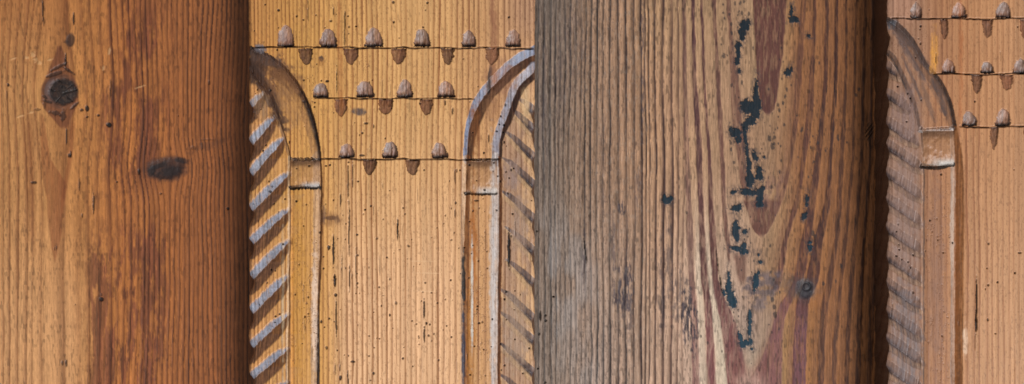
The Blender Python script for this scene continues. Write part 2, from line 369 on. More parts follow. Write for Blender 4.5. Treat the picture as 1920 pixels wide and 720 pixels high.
    lcol = mix(lcol, (112, 70, 64), sm(1472, 1500, X)*sm(560, 620, Y)*sm(1530, 1515, X))
    tot = np.zeros(X.shape)
    for k, (rows, st) in enumerate(B):
        m = band(X, Y, rows, 1.6 if k > 6 else 1.3, 0.95, 120+k)*inrows(Y, rows, 6)
        # soft inner flank of each ring
        w = np.interp(Y, [r[0] for r in rows], [r[2]-r[1] for r in rows])
        tot = np.maximum(tot, st*m)
        if k > 6 and k not in (6,):
            rows2 = [(r[0], r[1]-9, r[1]+1) for r in rows]
            tot = np.maximum(tot, 0.26*band(X, Y, rows2, 5, 0.5, 140+k)*inrows(Y, rows, 6))
    wear = sm(0.30, 0.60, fbm(X/3.5, Y/24, 150, 4))
    col = mix(col, lcol, np.minimum(1, tot*(0.62+0.50*wear)))
    h = h-0.8*tot
    # inside of second tongue: worn dark haze above its tip; third grey tongue
    m = band(X, Y, [(310, 1440, 1478), (350, 1420, 1472), (395, 1403, 1460)], 8, 2, 152)*inrows(Y, [(325, 0, 0), (390, 0, 0)], 25)
    col = mix(col, (120, 84, 72), 0.45*m*sm(.35, .6, fbm(X/6, Y/12, 153, 4)))
    m = band(X, Y, [(505, 1440, 1468), (520, 1400, 1462), (545, 1392, 1456), (560, 1400, 1449), (578, 1412, 1436), (586, 1420, 1428)], 4, 2.2, 154)*inrows(Y, [(510, 0, 0), (583, 0, 0)], 8)
    col = mix(col, (106, 88, 86), 0.72*m*sm(.25, .6, fbm(X/9, Y/9, 155, 4)))
    m = band(X, Y, [(468, 1373, 1399), (500, 1379, 1399), (540, 1388, 1397)], 4, 1, 156)*inrows(Y, [(476, 0, 0), (530, 0, 0)], 10)
    col = mix(col, (112, 74, 60), 0.7*m)
    m = sm(560, 690, Y)*sm(1352, 1380, X)*sm(1470, 1456, X)
    wedge = band(X, Y, [(540, 1366, 1466), (590, 1378, 1454), (620, 1385, 1446), (645, 1391, 1437), (680, 1402, 1420), (700, 1410, 1412)], 13, 3.0, 158)*inrows(Y, [(0, 0, 0), (695, 0, 0)], 12)
    col = mix(col, (124, 80, 68), 0.62*m*(1-wedge)*(.8+.4*fib))
    col = mix(col, (146, 120, 106), 0.45*wedge*sm(540, 600, Y))
    col = mix(col, (166, 128, 112), 0.6*sm(-.6, .5, ell(X, Y, 1405, 722, 26, 26, 0, .3, 159, 14)))
    # white flake streaks low centre
    for rows in ([(420, 1303, 1310), (520, 1304, 1314), (600, 1308, 1321), (720, 1311, 1325), (840, 1312, 1326)], [(380, 1320, 1327), (450, 1323, 1331), (525, 1328, 1336), (600, 1336, 1350), (660, 1341, 1358), (720, 1343, 1364), (840, 1346, 1366)]):
        col = mix(col, (200, 181, 160), 0.22*band(X, Y, rows, 2.5, 1.0, 160)*sm(330, 520, Y))
    # bluish mould smudges
    for (x, y, rx, ry, k) in ((1170, 535, 16, 55, .55), (1160, 555, 10, 40, .45), (1150, 480, 5, 70, .4), (1180, 560, 6, 80, .4), (1165, 390, 9, 12, .6), (1290, 590, 13, 60, .62), (1302, 620, 8, 56, .6), (1275, 560, 16, 55, .35), (1255, 470, 7, 90, .32),
                              (1240, 540, 8, 100, .30), (1095, 480, 5, 60, .45), (1080, 90, 22, 90, .22), (1050, 170, 14, 130, .22), (1020, 190, 8, 150, .22), (1130, 300, 6, 120, .2), (1196, 340, 5, 60, .3), (1205, 120, 4, 140, .35)):
        e = ell(X, Y, x, y, rx, ry, 0, 0.55, 165, 9)
        col = mix(col, (64, 54, 60), np.minimum(1.35*k, .9)*sm(-0.25, 0.45, e)*sm(.32, .6, fbm(X/3, Y/14, 166, 4)))
    # fibres
    col = col*(1+0.34*fib+0.22*mid)[..., None]
    pit = sm(0.60, 0.75, fbm(X/2.4, Y/6, 168, 3))
    col = mix(col, (78, 66, 60), 0.42*pit*sm(1260, 1120, X))
    col = mix(col, (160, 142, 126), 0.18*sm(0.58, 0.72, fbm(X/2.2, Y/9, 170, 3))*sm(1300, 1150, X))
    h = h+(0.8+0.7*sm(1260, 1100, X))*(fbm(X/2.6, Y/34, 169, 3)-.5)*2
    # knot
    part = np.zeros(X.shape)
    ek = ell(X, Y, 1509, 542, 19, 20, 0.2, .22, 172, 8)
    col = mix(col, (70, 60, 58), 0.42*sm(-.75, .3, ell(X, Y, 1503, 541, 24, 19, 0, .45, 173, 7)))
    col = mix(col, (76, 64, 60), 0.30*sm(-.3, .5, ell(X, Y, 1460, 530, 30, 18, -.4, .7, 174, 6)))
    col = mix(col, (48, 44, 46), 0.7*sm(-.15, .4, ek))
    rk = np.hypot(X-1512, (Y-537))
    col = mix(col, (26, 24, 26), 0.6*np.exp(-((rk-7)/2.2)**2)*sm(1506, 1512, X))
    h = h+1.5*sm(0, .5, ek)+1.5*np.exp(-((rk-7)/2)**2)
    part = np.where(ek > 0, 1, part)
    ek2 = ell(X, Y, 1630, 246, 9, 18, 0.2, .25, 175, 6)
    col = mix(col, (50, 34, 24), 0.6*sm(-.2, .4, ek2)*(0.5+0.5*np.sin((X*0.9+Y*.7)))); h = h+2*sm(0, .5, ek2)*np.sin(X*.9+Y*.7)
    tick = sm(.66, .80, vnoise(X/2.1, Y/9, 194))*sm(.3, .6, fbm(X/40, Y/60, 195, 3))
    col = col*(1-.30*tick)[..., None]*(1+.42*(fbm(X/2.0, Y/10, 196, 3)-.5))[..., None]
    col = clarity(col, 1.5)*sm(1120, 1220, X)[..., None]+clarity(col, 1.15)*(1-sm(1120, 1220, X))[..., None]
    # remains of blue paint (one list per flake group)
    F = [
     [(1396, 48, 9, 11, .1), (1392, 60, 8, 10, .1), (1392, 70, 5, 7, 0), (1403, 42, 4, 6, 0), (1384, 87, 6, 10, 0), (1384, 100, 4.5, 15, 0), (1382, 114, 5, 8, 0), (1386, 132, 3, 5, 0)],
     [(1417, 175, 4.5, 24, .05), (1421, 196, 5, 14, 0), (1398, 199, 10, 13, .2), (1411, 203, 13, 12, 0), (1417, 213, 9, 10, 0), (1407, 227, 11, 10, -.3), (1397, 237, 7, 9, 0)],
     [(1378, 248, 11, 9, .2), (1371, 245, 4, 8, 0), (1384, 262, 6, 7, .2), (1397, 258, 3, 18, -.1), (1400, 285, 3.5, 24, -.12), (1404, 315, 4.5, 18, 0), (1406, 336, 8, 16, 0), (1414, 291, 4, 9, -.2), (1418, 297, 5, 5, 0), (1432, 295, 3, 3, 0), (1424, 325, 5.5, 14, -.1), (1420, 332, 6, 5, 0)],
     [(1408, 361, 15, 6, 0), (1424, 361, 9, 8, 0), (1425, 372, 7, 9, 0), (1424, 383, 8, 6, 0), (1394, 362, 6, 4, 0), (1430, 355, 4, 7, 0), (1402, 357, 14, 3, .1)],
     [(1380, 391, 11, 6, -.1), (1375, 361, 6, 3.5, -.4), (1386, 387, 5, 4, -.4)],
     [(1380, 430, 7, 16, .1), (1381, 443, 6, 9, 0), (1396, 434, 5, 6, .2), (1384, 467, 16, 5, .15), (1394, 473, 8, 4, 0), (1395, 461, 5, 6, 0)],
     [(1417, 528, 5.5, 18, .1), (1422, 512, 4, 4, 0), (1425, 491, 4, 4, 0), (1422, 478, 2, 3, 0)],
     [(1366, 540, 6, 14, -.1), (1370, 556, 8, 16, -.1), (1375, 568, 7, 10, 0), (1366, 521, 3, 11, 0), (1357, 549, 2.5, 7, -.3)],
     [(1406, 600, 3.5, 18, 0), (1405, 622, 3, 12, -.1), (1407, 640, 4, 8, 0), (1396, 643, 10, 5, 0), (1388, 632, 4, 11, -.25), (1393, 648, 5, 5, 0), (1410, 654, 3, 3, 0)],
     [(1251, 376, 9, 7, .2), (1246, 369, 4, 4, 0), (1258, 372, 4, 5, 0)],
     [(1486, 36, 8, 7, -.2), (1484, 22, 3.5, 12, 0), (1494, 38, 4, 5, 0)],
     [(1477, 136, 8, 6, -.6), (1483, 131, 3, 5, 0)],
     [(1513, 373, 3.5, 8, 0), (1512, 383, 3, 5, 0)], [(1508, 405, 5, 7, .3)], [(1519, 465, 5, 6, 0), (1518, 455, 4, 3, 0)], [(1517, 68, 4.5, 3, .4)],
    ]
    for k, fl in enumerate(F):
        g = np.full(X.shape, -99.0)
        for (x, y, rx, ry, ro) in fl:
            g = np.maximum(g, ell(X, Y, x, y, rx, ry, ro, 0.46, 180, 4.6)*min(rx, ry)*1.0+.6)
        g = g-1.6*sm(.62, .74, fbm(X/2.6, Y/4.2, 186, 3))
        m = sm(-0.3, 0.9, g)
        halo = sm(-9, 1.0, g)*sm(.40, .62, fbm(X/2.8, Y/4.5, 183, 3))
        col = mix(col, (54, 48, 52), 0.72*halo)
        pc = ramp(Y, [(0, (16, 31, 40)), (350, (20, 37, 47)), (600, (20, 52, 66))])
        pc = pc*(0.85+0.5*(fbm(X/5, Y/9, 185, 3)-.3))[..., None]
        col = mix(col, pc, 0.97*m); h = h-1.1*m
        part = np.where(g > 0.3, 10+k, part)
    # many loose specks beside the flakes, plus worm dots
    r = np.random.default_rng(21)
    specks = [(1356, 8, 2), (1356, 24, 2), (1358, 34, 2.6), (1378, 7, 3), (1388, 6, 3), (1395, 3, 3), (1391, 24, 3), (1404, 26, 3), (1371, 45, 3), (1372, 62, 3), (1357, 105, 4), (1352, 83, 2), (1364, 104, 2), (1412, 89, 1.5), (1465, 90, 2), (1466, 148, 2),
              (1368, 27, 2), (1468, 116, 2), (1459, 197, 3), (1461, 207, 3.5), (1468, 193, 3), (1475, 168, 3), (1472, 181, 3), (1470, 234, 3), (1458, 240, 2), (1443, 260, 4), (1452, 258, 3.5), (1448, 275, 5), (1451, 270, 3), (1504, 242, 3), (1502, 246, 2),
              (1571, 256, 3.5), (1572, 262, 2.4), (1548, 283, 2), (1588, 267, 2), (1534, 246, 1.5), (1526, 303, 2.4), (1288, 399, 2.6), (1444, 461, 3), (1453, 347, 2), (1446, 350, 3), (1462, 322, 3), (1524, 438, 4), (1528, 443, 3), (1577, 498, 3.4), (1544, 532, 3), (1567, 527, 2.6),
              (1452, 575, 4), (1453, 590, 5), (1448, 562, 4), (1327, 643, 2.6), (1314, 630, 2.4), (1354, 659, 2), (1412, 660, 2), (1376, 305, 3), (1370, 268, 3), (1371, 280, 3), (1536, 118, 2.4), (1391, 155, 3), (1372, 160, 3), (1611, 168, 3), (1605, 178, 3), (1416, 352, 3)]
    for _ in range(120):
        a, b = [(1445, 230), (1380, 210), (1385, 20), (1470, 200), (1430, 350), (1395, 450), (1455, 560), (1520, 300), (1395, 590)][r.integers(9)]
        specks.append((a+r.normal(0, 14), b+r.normal(0, 42), r.uniform(.8, 2.3)))
    for (x, y, q) in specks:
        bx = (np.abs(X-x) < 14) & (np.abs(Y-y) < 16)
        e = ell(X[bx], Y[bx], x, y, q*.9, q*1.5, 0, .45, 190, 3)
        c2 = col[bx]; col[bx] = mix(c2, (44, 38, 38), 0.75*sm(-.1, .4, e))
    for (x, y, rx, ry) in ((1013, 592, 2, 11), (1022, 591, 2.8, 2.6), (1023, 601, 2.6, 2.6), (1010, 626, 2.4, 2.6), (1038, 556, 2, 2), (1008, 691, 2, 2), (1022, 717, 2.6, 2.4), (1006, 433, 2.2, 2.2), (1037, 556, 1.8, 1.8), (1345, 490, 1.2, 26), (1351, 530, 1.4, 18), (1097, 470, 1.5, 30)):
        e = ell(X, Y, x, y, rx, ry, -.12 if ry > 15 else 0, .2, 192, 3); m = sm(-.05, .35, e)
        col = mix(col, (24, 20, 18), .9*m); h = h+2.5*m
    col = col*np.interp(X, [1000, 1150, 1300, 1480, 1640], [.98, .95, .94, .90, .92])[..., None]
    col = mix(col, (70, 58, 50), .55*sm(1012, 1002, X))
    h = h+3.0*(fbm(X/120, Y/200, 193, 2)-0.5)
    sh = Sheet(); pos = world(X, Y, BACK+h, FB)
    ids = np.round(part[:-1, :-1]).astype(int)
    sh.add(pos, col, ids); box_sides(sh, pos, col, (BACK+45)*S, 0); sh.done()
    org = np.array([(1330-CX)*S*FB, BACK*S, (CY-Y1)*S*FB])
    root = thing('plain_board', 'weathered grey brown board with flame grain and flakes of blue paint, between the carved panels', 'board', org)
    sh.build(0, 'board_face', M_GREY, org, root)
    o = sh.build(1, 'knot', M_KNOT, org, root)
    for k in range(len(F)): sh.build(10+k, 'paint_flake', M_PAINT, org, root)

# =================================================================== CARVED PANELS
def notch_depth(X, Y, x0, x1, yl, yt, D):
    """thumbnail gouge between x0..x1, deepest at the line yl, running out at yt"""
    xc = (x0+x1)/2; hw = (x1-x0)/2; hgt = abs(yt-yl)
    v = (Y-yl)/(yt-yl)                                    # 0 at line, 1 at tip
    inside_v = (v >= 0) & (v <= 1)
    vv = np.clip(v, 0, 1)
    half = hw*np.sqrt(np.clip(1-vv**2.3, 0, 1))*(0.92+0.08*(1-vv))
    a = np.clip(1-(np.abs(X-xc)/np.maximum(half, .2))**2.4, 0, 1)
    d = D*(0.25+0.75*(1-vv)**0.9)*a**0.42
    return np.where(inside_v & (np.abs(X-xc) < half), d, 0.0)

def carved_panel(spec):
    seed = spec['seed']
    xl, xr = spec['xl'], spec['xr']
    xs = axis(xl, xr, spec['fx'][0], spec['fx'][1], 1.2); ys = axis(Y0, Y1, -8, 728, 1.2)
    U, Y = np.meshgrid(xs, ys)
    # ragged edges where the rope cuts run out
    def edge_in(y, side, shift=0.0):
        out = np.zeros_like(y)
        for (yy, amp) in spec['edge_'+side]:
            d = y-shift-yy
            out = np.maximum(out, amp*np.exp(-np.where(d < 0, (d/10.0)**2, (d/17.0)**2)))
        return out + (vnoise(y/7.0, y*0+3, seed+1)-.5)*1.6
    EL = edge_in(Y, 'l'); ER = edge_in(Y, 'r')
    X = U + EL*np.exp(-(U-xl)/9.0) - ER*np.exp(-(xr-U)/9.0)
    wob = (fbm(X/30, Y/30, seed+2, 3)-.5)*3.0           # hand-cut wander
    wob2 = (fbm(X/5, Y/5, seed+3, 3)-.5)*1.6
    Xw, Yw = X+wob+wob2*.6, Y+(fbm(X/2.0, Y/22, seed+32, 2)-.5)*np.where(X > 930, 2.2, spec.get('ragged', 5.0))+(fbm(X/26, Y/22, seed+4, 3)-.5)*2.4+wob2*.4
    # ---------------- region ids: 0 field 1/2 rope 3/4 arch 5/6 column 7/8 capital 20+ notches
    part = np.zeros(X.shape, int)
    for (rid, poly) in spec['regions']:
        ysr = [p[0] for p in poly]
        l = np.interp(Y, ysr, [p[1] for p in poly]); r_ = np.interp(Y, ysr, [p[2] for p in poly])
        m = (X > l) & (X <= r_) & (Y >= ysr[0]) & (Y <= ysr[-1]); part = np.where(m, rid, part)
    # ---------------- wood
    fib = fbm(X/1.9, Y/60, seed+8, 3)-.5
    blo = fbm(X/90, Y/130, seed+9, 3)
    u = X+(fbm(X/160, Y/340, seed+10, 2)-.5)*7+(vnoise(X/10, Y/80, seed+11)-.5)*1.5
    late, rid, t = rings(u, spec['lines'], seed=seed)
    late = late*(0.55+0.75*vnoise(X/25, Y/150, seed+12))
    col = spec['base'](X, Y, blo)
    col = col*(1+0.13*(rid-.5)[..., None])
    col = mix(col, spec['late'](X, Y), 0.95*late)
    h = -0.35*late+0.9*(fbm(X/2.2, Y/50, seed+13, 3)-.5)
    col = col*(1+0.20*fib+0.10*(fbm(X/7, Y/120, seed+14, 3)-.5))[..., None]
    # ---------------- carving
    carve = np.zeros(X.shape); tintm = []; cores = []
    for g in spec['grooves']:
        P = smooth_poly(g['p']) if g.get('smooth', True) else np.array(g['p'], float)
        d, s = groove(Xw, Yw, P, g.get('pw', 1.0))
        d = d*(1+0.10*(fbm(X/10, Y/10, seed+15, 3)-.5)*2)
        carve = np.maximum(carve, d)
        act = sm(0.0, 0.10*max(p[4] for p in g['p'])+.2, d); deep = sm(-0.05, 0.24, d/max(p[4] for p in g['p']))
        if 'core' in g: cores.append((sm(.45, .80, d/max(p[4] for p in g['p'])), g['core'][0], g['core'][1]))
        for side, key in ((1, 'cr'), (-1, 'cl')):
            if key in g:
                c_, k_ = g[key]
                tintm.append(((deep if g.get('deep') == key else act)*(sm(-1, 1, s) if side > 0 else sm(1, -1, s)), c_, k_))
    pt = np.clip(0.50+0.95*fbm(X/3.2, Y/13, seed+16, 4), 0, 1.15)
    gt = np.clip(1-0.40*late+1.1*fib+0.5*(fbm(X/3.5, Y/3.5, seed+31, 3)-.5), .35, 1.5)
    for (mk, c_, k_) in tintm+cores:  # tints paint the lit and shaded walls of the cuts into the colour
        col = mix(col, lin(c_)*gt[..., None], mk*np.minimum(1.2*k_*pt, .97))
    # rounded column, cushion capital, rounded rope
    for (x0, x1, y0, y1, dpt) in spec['columns']:
        q = np.clip((X-(x0+x1)/2)/((x1-x0)/2), -1, 1); m = (X > x0) & (X < x1) & (Y > y0) & (Y < y1)
        carve = np.where(m, np.maximum(carve, 1.0+dpt*np.abs(q)**3.0), carve)
    for (x0, x1, y0, y1, dpt) in spec['capitals']:
        q = np.clip((Y-(y0+0.45*(y1-y0)))/((y1-y0)*0.55), -1, 1); qx = np.clip((X-(x0+x1)/2)/((x1-x0)/2), -1, 1)
        m = (X > x0) & (X < x1) & (Y > y0) & (Y < y1)
        cu = dpt*np.where(q > 0, np.abs(q)**2.6, 0.8*np.abs(q)**2.2)+2.5*np.abs(qx)**4+1.4*(fbm(X/9, Y/9, seed+17, 3)-.5)*2
        carve = np.where(m, np.maximum(carve, cu), carve)
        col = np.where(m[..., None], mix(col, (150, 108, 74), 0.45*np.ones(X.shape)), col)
        col = np.where(m[..., None], mix(col, (176, 164, 152), 0.8*sm(.5, .85, q)*sm(-.75, .3, qx+0.5*(fbm(X/8, Y/12, seed+18, 2)-.5))), col)  # underside painted pale, as light from below would make it
        col = np.where(m[..., None], mix(col, (96, 66, 46), 0.75*sm(-.25, -.7, q)), col)  # top painted dark as its shaded side
    h = h + carve
    for side, ex in (('l', X-xl-EL), ('r', xr-ER-X)):
        h = h + spec.get('round', 6.0)*np.exp(-np.clip(ex, 0, None)/2.4)
    # notches, with lit and shaded sides painted into the colour
    for k, (x0, x1, yl, yt, D) in enumerate(spec['notches']):
        nd = notch_depth(X+wob2*3.2+(fbm(X/2.2, Y/20, seed+35, 2)-.5)*2+(yt-Y)*.05*math.sin(k*2.3), Y+wob2*1.6, x0, x1, yl, yt, D*(.85+.35*((k*0.618) % 1)))
        nd = nd*(1+0.34*(fbm(X/3.5, Y/14, seed+19, 3)-.5)*2)
        m = nd > 0.6
        up = yt < yl; jr = np.random.default_rng(seed+k).random(3)
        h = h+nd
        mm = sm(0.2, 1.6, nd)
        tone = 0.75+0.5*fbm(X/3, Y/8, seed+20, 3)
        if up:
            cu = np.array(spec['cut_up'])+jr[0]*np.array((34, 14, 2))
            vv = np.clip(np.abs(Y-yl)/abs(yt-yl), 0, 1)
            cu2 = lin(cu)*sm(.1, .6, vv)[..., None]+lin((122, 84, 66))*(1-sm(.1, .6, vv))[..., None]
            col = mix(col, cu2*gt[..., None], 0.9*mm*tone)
            col = mix(col, (168, 156, 150), (.2+.3*jr[1])*mm*sm(.3, -.7, (X-(x0+x1)/2)/(x1-x0)*2+.3*wob2)*sm(6, 14, np.abs(Y-yl)))  # painted light on the upper left
            col = mix(col, (38, 28, 25), 0.85*mm*sm(8, 1.5, np.abs(Y-yl)+2*wob2))  # painted shadow along the line
            col = mix(col, (72, 50, 42), .5*mm*sm(.45, 1.0, (X-(x0+x1)/2)/(x1-x0)*2+.2*wob2))  # painted shade on the right wall
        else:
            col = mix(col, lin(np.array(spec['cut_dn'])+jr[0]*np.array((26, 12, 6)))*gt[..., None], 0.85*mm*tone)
            col = mix(col, (64, 44, 36), 0.6*mm*sm(6, 0, np.abs(Y-yl)))  # painted shadow under the line
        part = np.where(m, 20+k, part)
    # scored lines
    for (x0, x1, ya, yb, w, D) in spec['scores']:
        yl = ya+(yb-ya)*(X-x0)/(x1-x0)+(vnoise(X/26, X*0+2, seed+21)-.5)*3.0+(vnoise(X/7, X*0+9, seed+36)-.5)*1.2; w = w*(.75+.6*vnoise(X/15, X*0+4, seed+37))
        m = sm(w, w*0.25, np.abs(Y-yl))*sm(x0-3, x0+2, X)*sm(x1+3, x1-2, X)*(0.55+0.7*vnoise(X/11, Y*0, seed+22))
        h = h+D*m; col = mix(col, (44, 31, 26), 0.85*m)
    # stains, and pale strips painting the columns' lit flanks, given one by one
    for (x, y, rx, ry, ro, c_, k_) in spec['stains_and_lit_strips']:
        e = ell(X, Y, x, y, rx, ry, ro, .5, seed+23, 9)
        col = mix(col, c_, np.minimum(1.5*k_*sm(-.3, .5, e)*np.clip(0.05+1.8*fbm((X*math.cos(ro)+Y*math.sin(ro))/3.2, (Y*math.cos(ro)-X*math.sin(ro))/26, seed+24, 4), 0, 1.5), .95))
    # cracks and worm holes
    r = np.random.default_rng(seed+25)
    marks = list(spec['marks'])
    for _ in range(spec['worms']):
        if r.random() < .3: x = r.uniform(xl+6, xr-6); y = r.uniform(-5, 725)
        else:
            a, b = spec['nests'][r.integers(len(spec['nests']))]; x = a+r.normal(0, 16); y = b+r.normal(0, 45)
            if not xl+4 < x < xr-4: continue
        q = r.uniform(.8, 1.9)
        marks.append((x, y, q, q*r.uniform(.8, 1.7), r.uniform(.65, .95)))
    for _ in range(spec['worms']//3):
        x = r.uniform(xl+6, xr-6); y = r.uniform(-5, 725)
        marks.append((x, y, .9, r.uniform(5, 22), r.uniform(.25, .5)))
    for (x, y, rx, ry, k) in marks:
        bx = (np.abs(X-x) < rx*2+6) & (np.abs(Y-y) < ry*1.6+6)
        e = ell(X[bx]+(vnoise(Y[bx]/11, Y[bx]*0+x, seed+26)-.5)*(.9 if ry > 12 else 0), Y[bx], x, y, rx, ry, 0, .30, seed+27, 3.5)
        mm = sm(-.05, .35, e)
        col[bx] = mix(col[bx], (28, 20, 18), k*mm); h[bx] = h[bx]+2.8*k*mm
    # wandering beetle tracks on the pillars
    for (x0, x1, y0, y1, th) in spec['tracks']:
        n = fbm(X/5.5, Y/15, seed+28, 3); m = sm(.016, .004, np.abs(n-.5))*sm(th, th+.12, fbm(X/12, Y/50, seed+29, 2))
        m = m*sm(x0-2, x0+2, X)*sm(x1+2, x1-2, X)*sm(y0-20, y0+20, Y)*sm(y1+20, y1-20, Y)
        col = mix(col, (96, 58, 34), .75*m); h = h+0.6*m
    po = sm(.60, .74, fbm(X/1.7, Y/5, seed+33, 2)); col = mix(col, (96, 58, 32), .30*po)
    col = clarity(col, 1.12)
    # slightly darker in the deeper cuts
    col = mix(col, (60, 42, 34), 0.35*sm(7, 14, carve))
    # ---------------- build
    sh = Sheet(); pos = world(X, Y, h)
    pc = part[:-1, :-1]
    sh.add(pos, col, pc)
    nd = 30; ds = np.linspace(0, 1, nd)
    for side, c0, pid, flip in (('l', 0, 1, False), ('r', -1, 2, True)):
        Dd, Yy = np.meshgrid(ds, ys)
        dep = h[:, c0][:, None]*(1-Dd)+(BACK+30)*Dd
        sh_y = 1.1*np.clip(dep-h[:, c0][:, None], 0, None)
        e0 = edge_in(Yy, side); e1 = edge_in(Yy, side, sh_y)
        e = (e0*np.exp(-Dd*12)+e1*(1-np.exp(-Dd*12)))*(1-0.75*Dd)
        xx = (xl+e) if side == 'l' else (xr-e)
        sc = mix(np.broadcast_to(col[:, c0][:, None, :], (len(ys), nd, 3)).copy(), spec['side'], np.broadcast_to(0.55+0.40*sm(0, .06, Dd), Dd.shape))  # side walls coloured darker to deepen their shade
        sc = sc*(1+.4*(fbm(dep/3, Yy/40, seed+30, 3)-.5))[..., None]
        if side == 'r': pass
        sh.add(world(xx, Yy, dep), sc, pid, flip)
    for row, flip in ((0, True), (-1, False)):
        e = pos[row]; b = e.copy(); b[:, 1] = (BACK+30)*S
        sh.add(np.stack([e, b], 1), np.stack([col[row], col[row]], 1), 0, flip)
    c4 = np.array([[pos[0, 0], pos[0, -1]], [pos[-1, 0], pos[-1, -1]]]); c4[..., 1] = (BACK+30)*S
    sh.add(c4, np.tile(col[0, 0], (2, 2, 1)), 0, True); sh.done()
    org = np.array([((xl+xr)/2-CX)*S, 0, (CY-Y1)*S])
    root = thing('carved_panel', spec['label'], 'carved panel', org)
    sh.build(0, 'panel_face', M_CARVED, org, root)
    for k in (1, 2):
        sh.build(k, 'rope_moulding', M_CARVED, org, root)
    for k in (3, 4): sh.build(k, 'arch_moulding', M_CARVED, org, root)
    for k in (5, 6):
        o = sh.build(k, 'column', M_CARVED, org, root)
        if o: sh.build(k+2, 'capital', M_CARVED, org, o)
    for k in range(len(spec['notches'])):
        sh.build(20+k, 'gouge_notch', M_CARVED, org, root)

def up(lst, yl, D=9.5): return [(a, b, yl, t, D) for a, b, t in lst]

# ------------------------------------------------------------------ first panel
def panel_one():
    G = []
    LIT_WALL = (122, 121, 128); SHADE_WALL = (132, 84, 48); MAU = (146, 122, 112); WOOD = (176, 124, 76)
    # left rope: cuts rise to the right; upper wall painted pale as lit, lower wall brown as shaded
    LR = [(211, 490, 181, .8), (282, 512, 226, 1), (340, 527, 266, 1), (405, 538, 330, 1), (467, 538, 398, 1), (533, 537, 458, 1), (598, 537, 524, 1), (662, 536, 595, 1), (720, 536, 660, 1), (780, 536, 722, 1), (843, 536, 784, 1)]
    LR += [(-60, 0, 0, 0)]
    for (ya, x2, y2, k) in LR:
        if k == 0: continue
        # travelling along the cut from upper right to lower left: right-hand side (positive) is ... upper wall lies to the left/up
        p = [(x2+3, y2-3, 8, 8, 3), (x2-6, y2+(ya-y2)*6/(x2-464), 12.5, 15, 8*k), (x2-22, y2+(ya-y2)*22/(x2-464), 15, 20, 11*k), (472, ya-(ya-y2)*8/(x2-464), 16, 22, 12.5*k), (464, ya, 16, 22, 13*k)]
        G.append(dict(p=p, smooth=False, deep='cl', cr=(SHADE_WALL, .85), cl=(LIT_WALL, .9)))
    # right rope: cuts fall to the right, shallower
    for (y2, k, xa) in ((215, .7, 972), (249, .9, 958), (301, 1, 948), (353, 1, 946), (417, 1, 943), (478, .9, 952), (538, .9, 952), (604, .9, 938), (647, .8, 940), (707, .9, 938), (765, 1, 938), (822, 1, 938)):
        p = [(xa-3, y2-.93*(1005-xa), 4, 6, 1.5), (xa+10, y2-.93*(992-xa), 9, 11, 4.5*k), (990, y2-11, 11, 13, 7.5*k), (1006, y2+4, 12, 14, 8.5*k)]
        # travelling down-right: right-hand (positive) side is the upper wall
        G.append(dict(p=p, smooth=False, core=((66, 54, 54), .85), cr=((98, 80, 74), .75), cl=((196, 160, 120), .4)))  # upper wall and core painted dark as shade, lower wall pale
    # left arch: outer cut and inner cut, outer walls painted dark as shade
    G.append(dict(p=[(468, 91, 12, 5, 7), (478, 96, 24, 6, 9), (500, 106, 26, 6, 9), (530, 128, 24, 6, 9), (556, 160, 20, 6, 9), (576, 197, 18, 5.5, 8.5), (588, 235, 17, 5, 8), (596, 275, 16, 4.5, 7), (599, 300, 14, 4, 6.5)],
                  core=((40, 28, 25), .9), cr=((52, 36, 32), .92), cl=((122, 82, 56), .40)))
    G.append(dict(p=[(466, 120, 5, 12, 6), (474, 138, 5, 12, 6), (500, 172, 5, 9, 5), (516, 208, 4, 6, 4), (528, 240, 4, 4, 3.5), (537, 270, 4, 3, 3), (542, 298, 3.5, 3, 2.8)], core=((52, 36, 30), .85), cr=((78, 54, 42), .8), cl=((128, 98, 76), .6)))
    # left pillar sides, right flank painted pale as if lit
    G.append(dict(p=[(542.5, 296, 4, 3, 2.8), (543, 400, 4, 3, 2.6), (541, 560, 4, 3, 2.6), (538, 840, 4, 3, 2.4)], cl=((186, 152, 116), .6), cr=((110, 70, 40), .5)))
    G.append(dict(p=[(599, 296, 14, 4, 6), (600, 400, 14, 5, 6), (597, 520, 12, 5, 5.5), (594, 620, 12, 4, 5.5), (592, 840, 12, 4, 5.5)], cr=((112, 64, 34), .8), cl=((182, 146, 114), .45)))
    # right arch: broad outer cut, second cut inside it; lit and shaded walls painted in
    G.append(dict(p=[(1006, 99, 16, 17, 10), (1000, 103, 16, 18, 10.5), (980, 113, 16, 17, 11), (960, 126, 15, 18, 11), (940, 145, 14, 17, 11), (925, 160, 14, 18, 11), (913, 173, 14, 17, 10.5), (903, 187, 13, 18, 10.5), (895, 202, 13, 18, 10), (886, 222, 10, 19, 9), (880, 242, 8, 17, 8), (877, 262, 8, 14, 7), (874.5, 300, 8, 11, 6.5)],
                  cl=((116, 119, 132), .9), cr=((96, 60, 38), .85)))
    G.append(dict(p=[(1004, 128, 14, 9, 8), (995, 141, 15, 11, 9), (983, 151, 15, 12, 9.5), (971, 166, 15, 12, 9.5), (961, 190, 13, 12, 9.5), (952, 214, 13, 12, 8.5), (944, 236, 13, 10, 7.5), (938, 260, 14, 6, 7), (935.5, 300, 14, 6, 6.5)],
                  cl=((134, 126, 130), .85), cr=((76, 46, 32), .9)))
    # right pillar sides, walls facing right painted pale as if lit
    G.append(dict(p=[(874, 298, 8, 9, 6), (873, 380, 8, 9, 6), (870, 450, 6, 12, 6), (868, 540, 5, 13, 6), (868, 840, 5, 12, 6)], cl=((186, 152, 122), .6), cr=((140, 84, 42), .72)))
    G.append(dict(p=[(935, 298, 14, 6, 7), (936, 420, 14, 6, 7), (934, 560, 14, 6, 7), (932, 720, 12, 6, 6.5), (932, 840, 12, 6, 6.5)], cl=((172, 156, 146), .66), cr=((122, 70, 36), .82)))
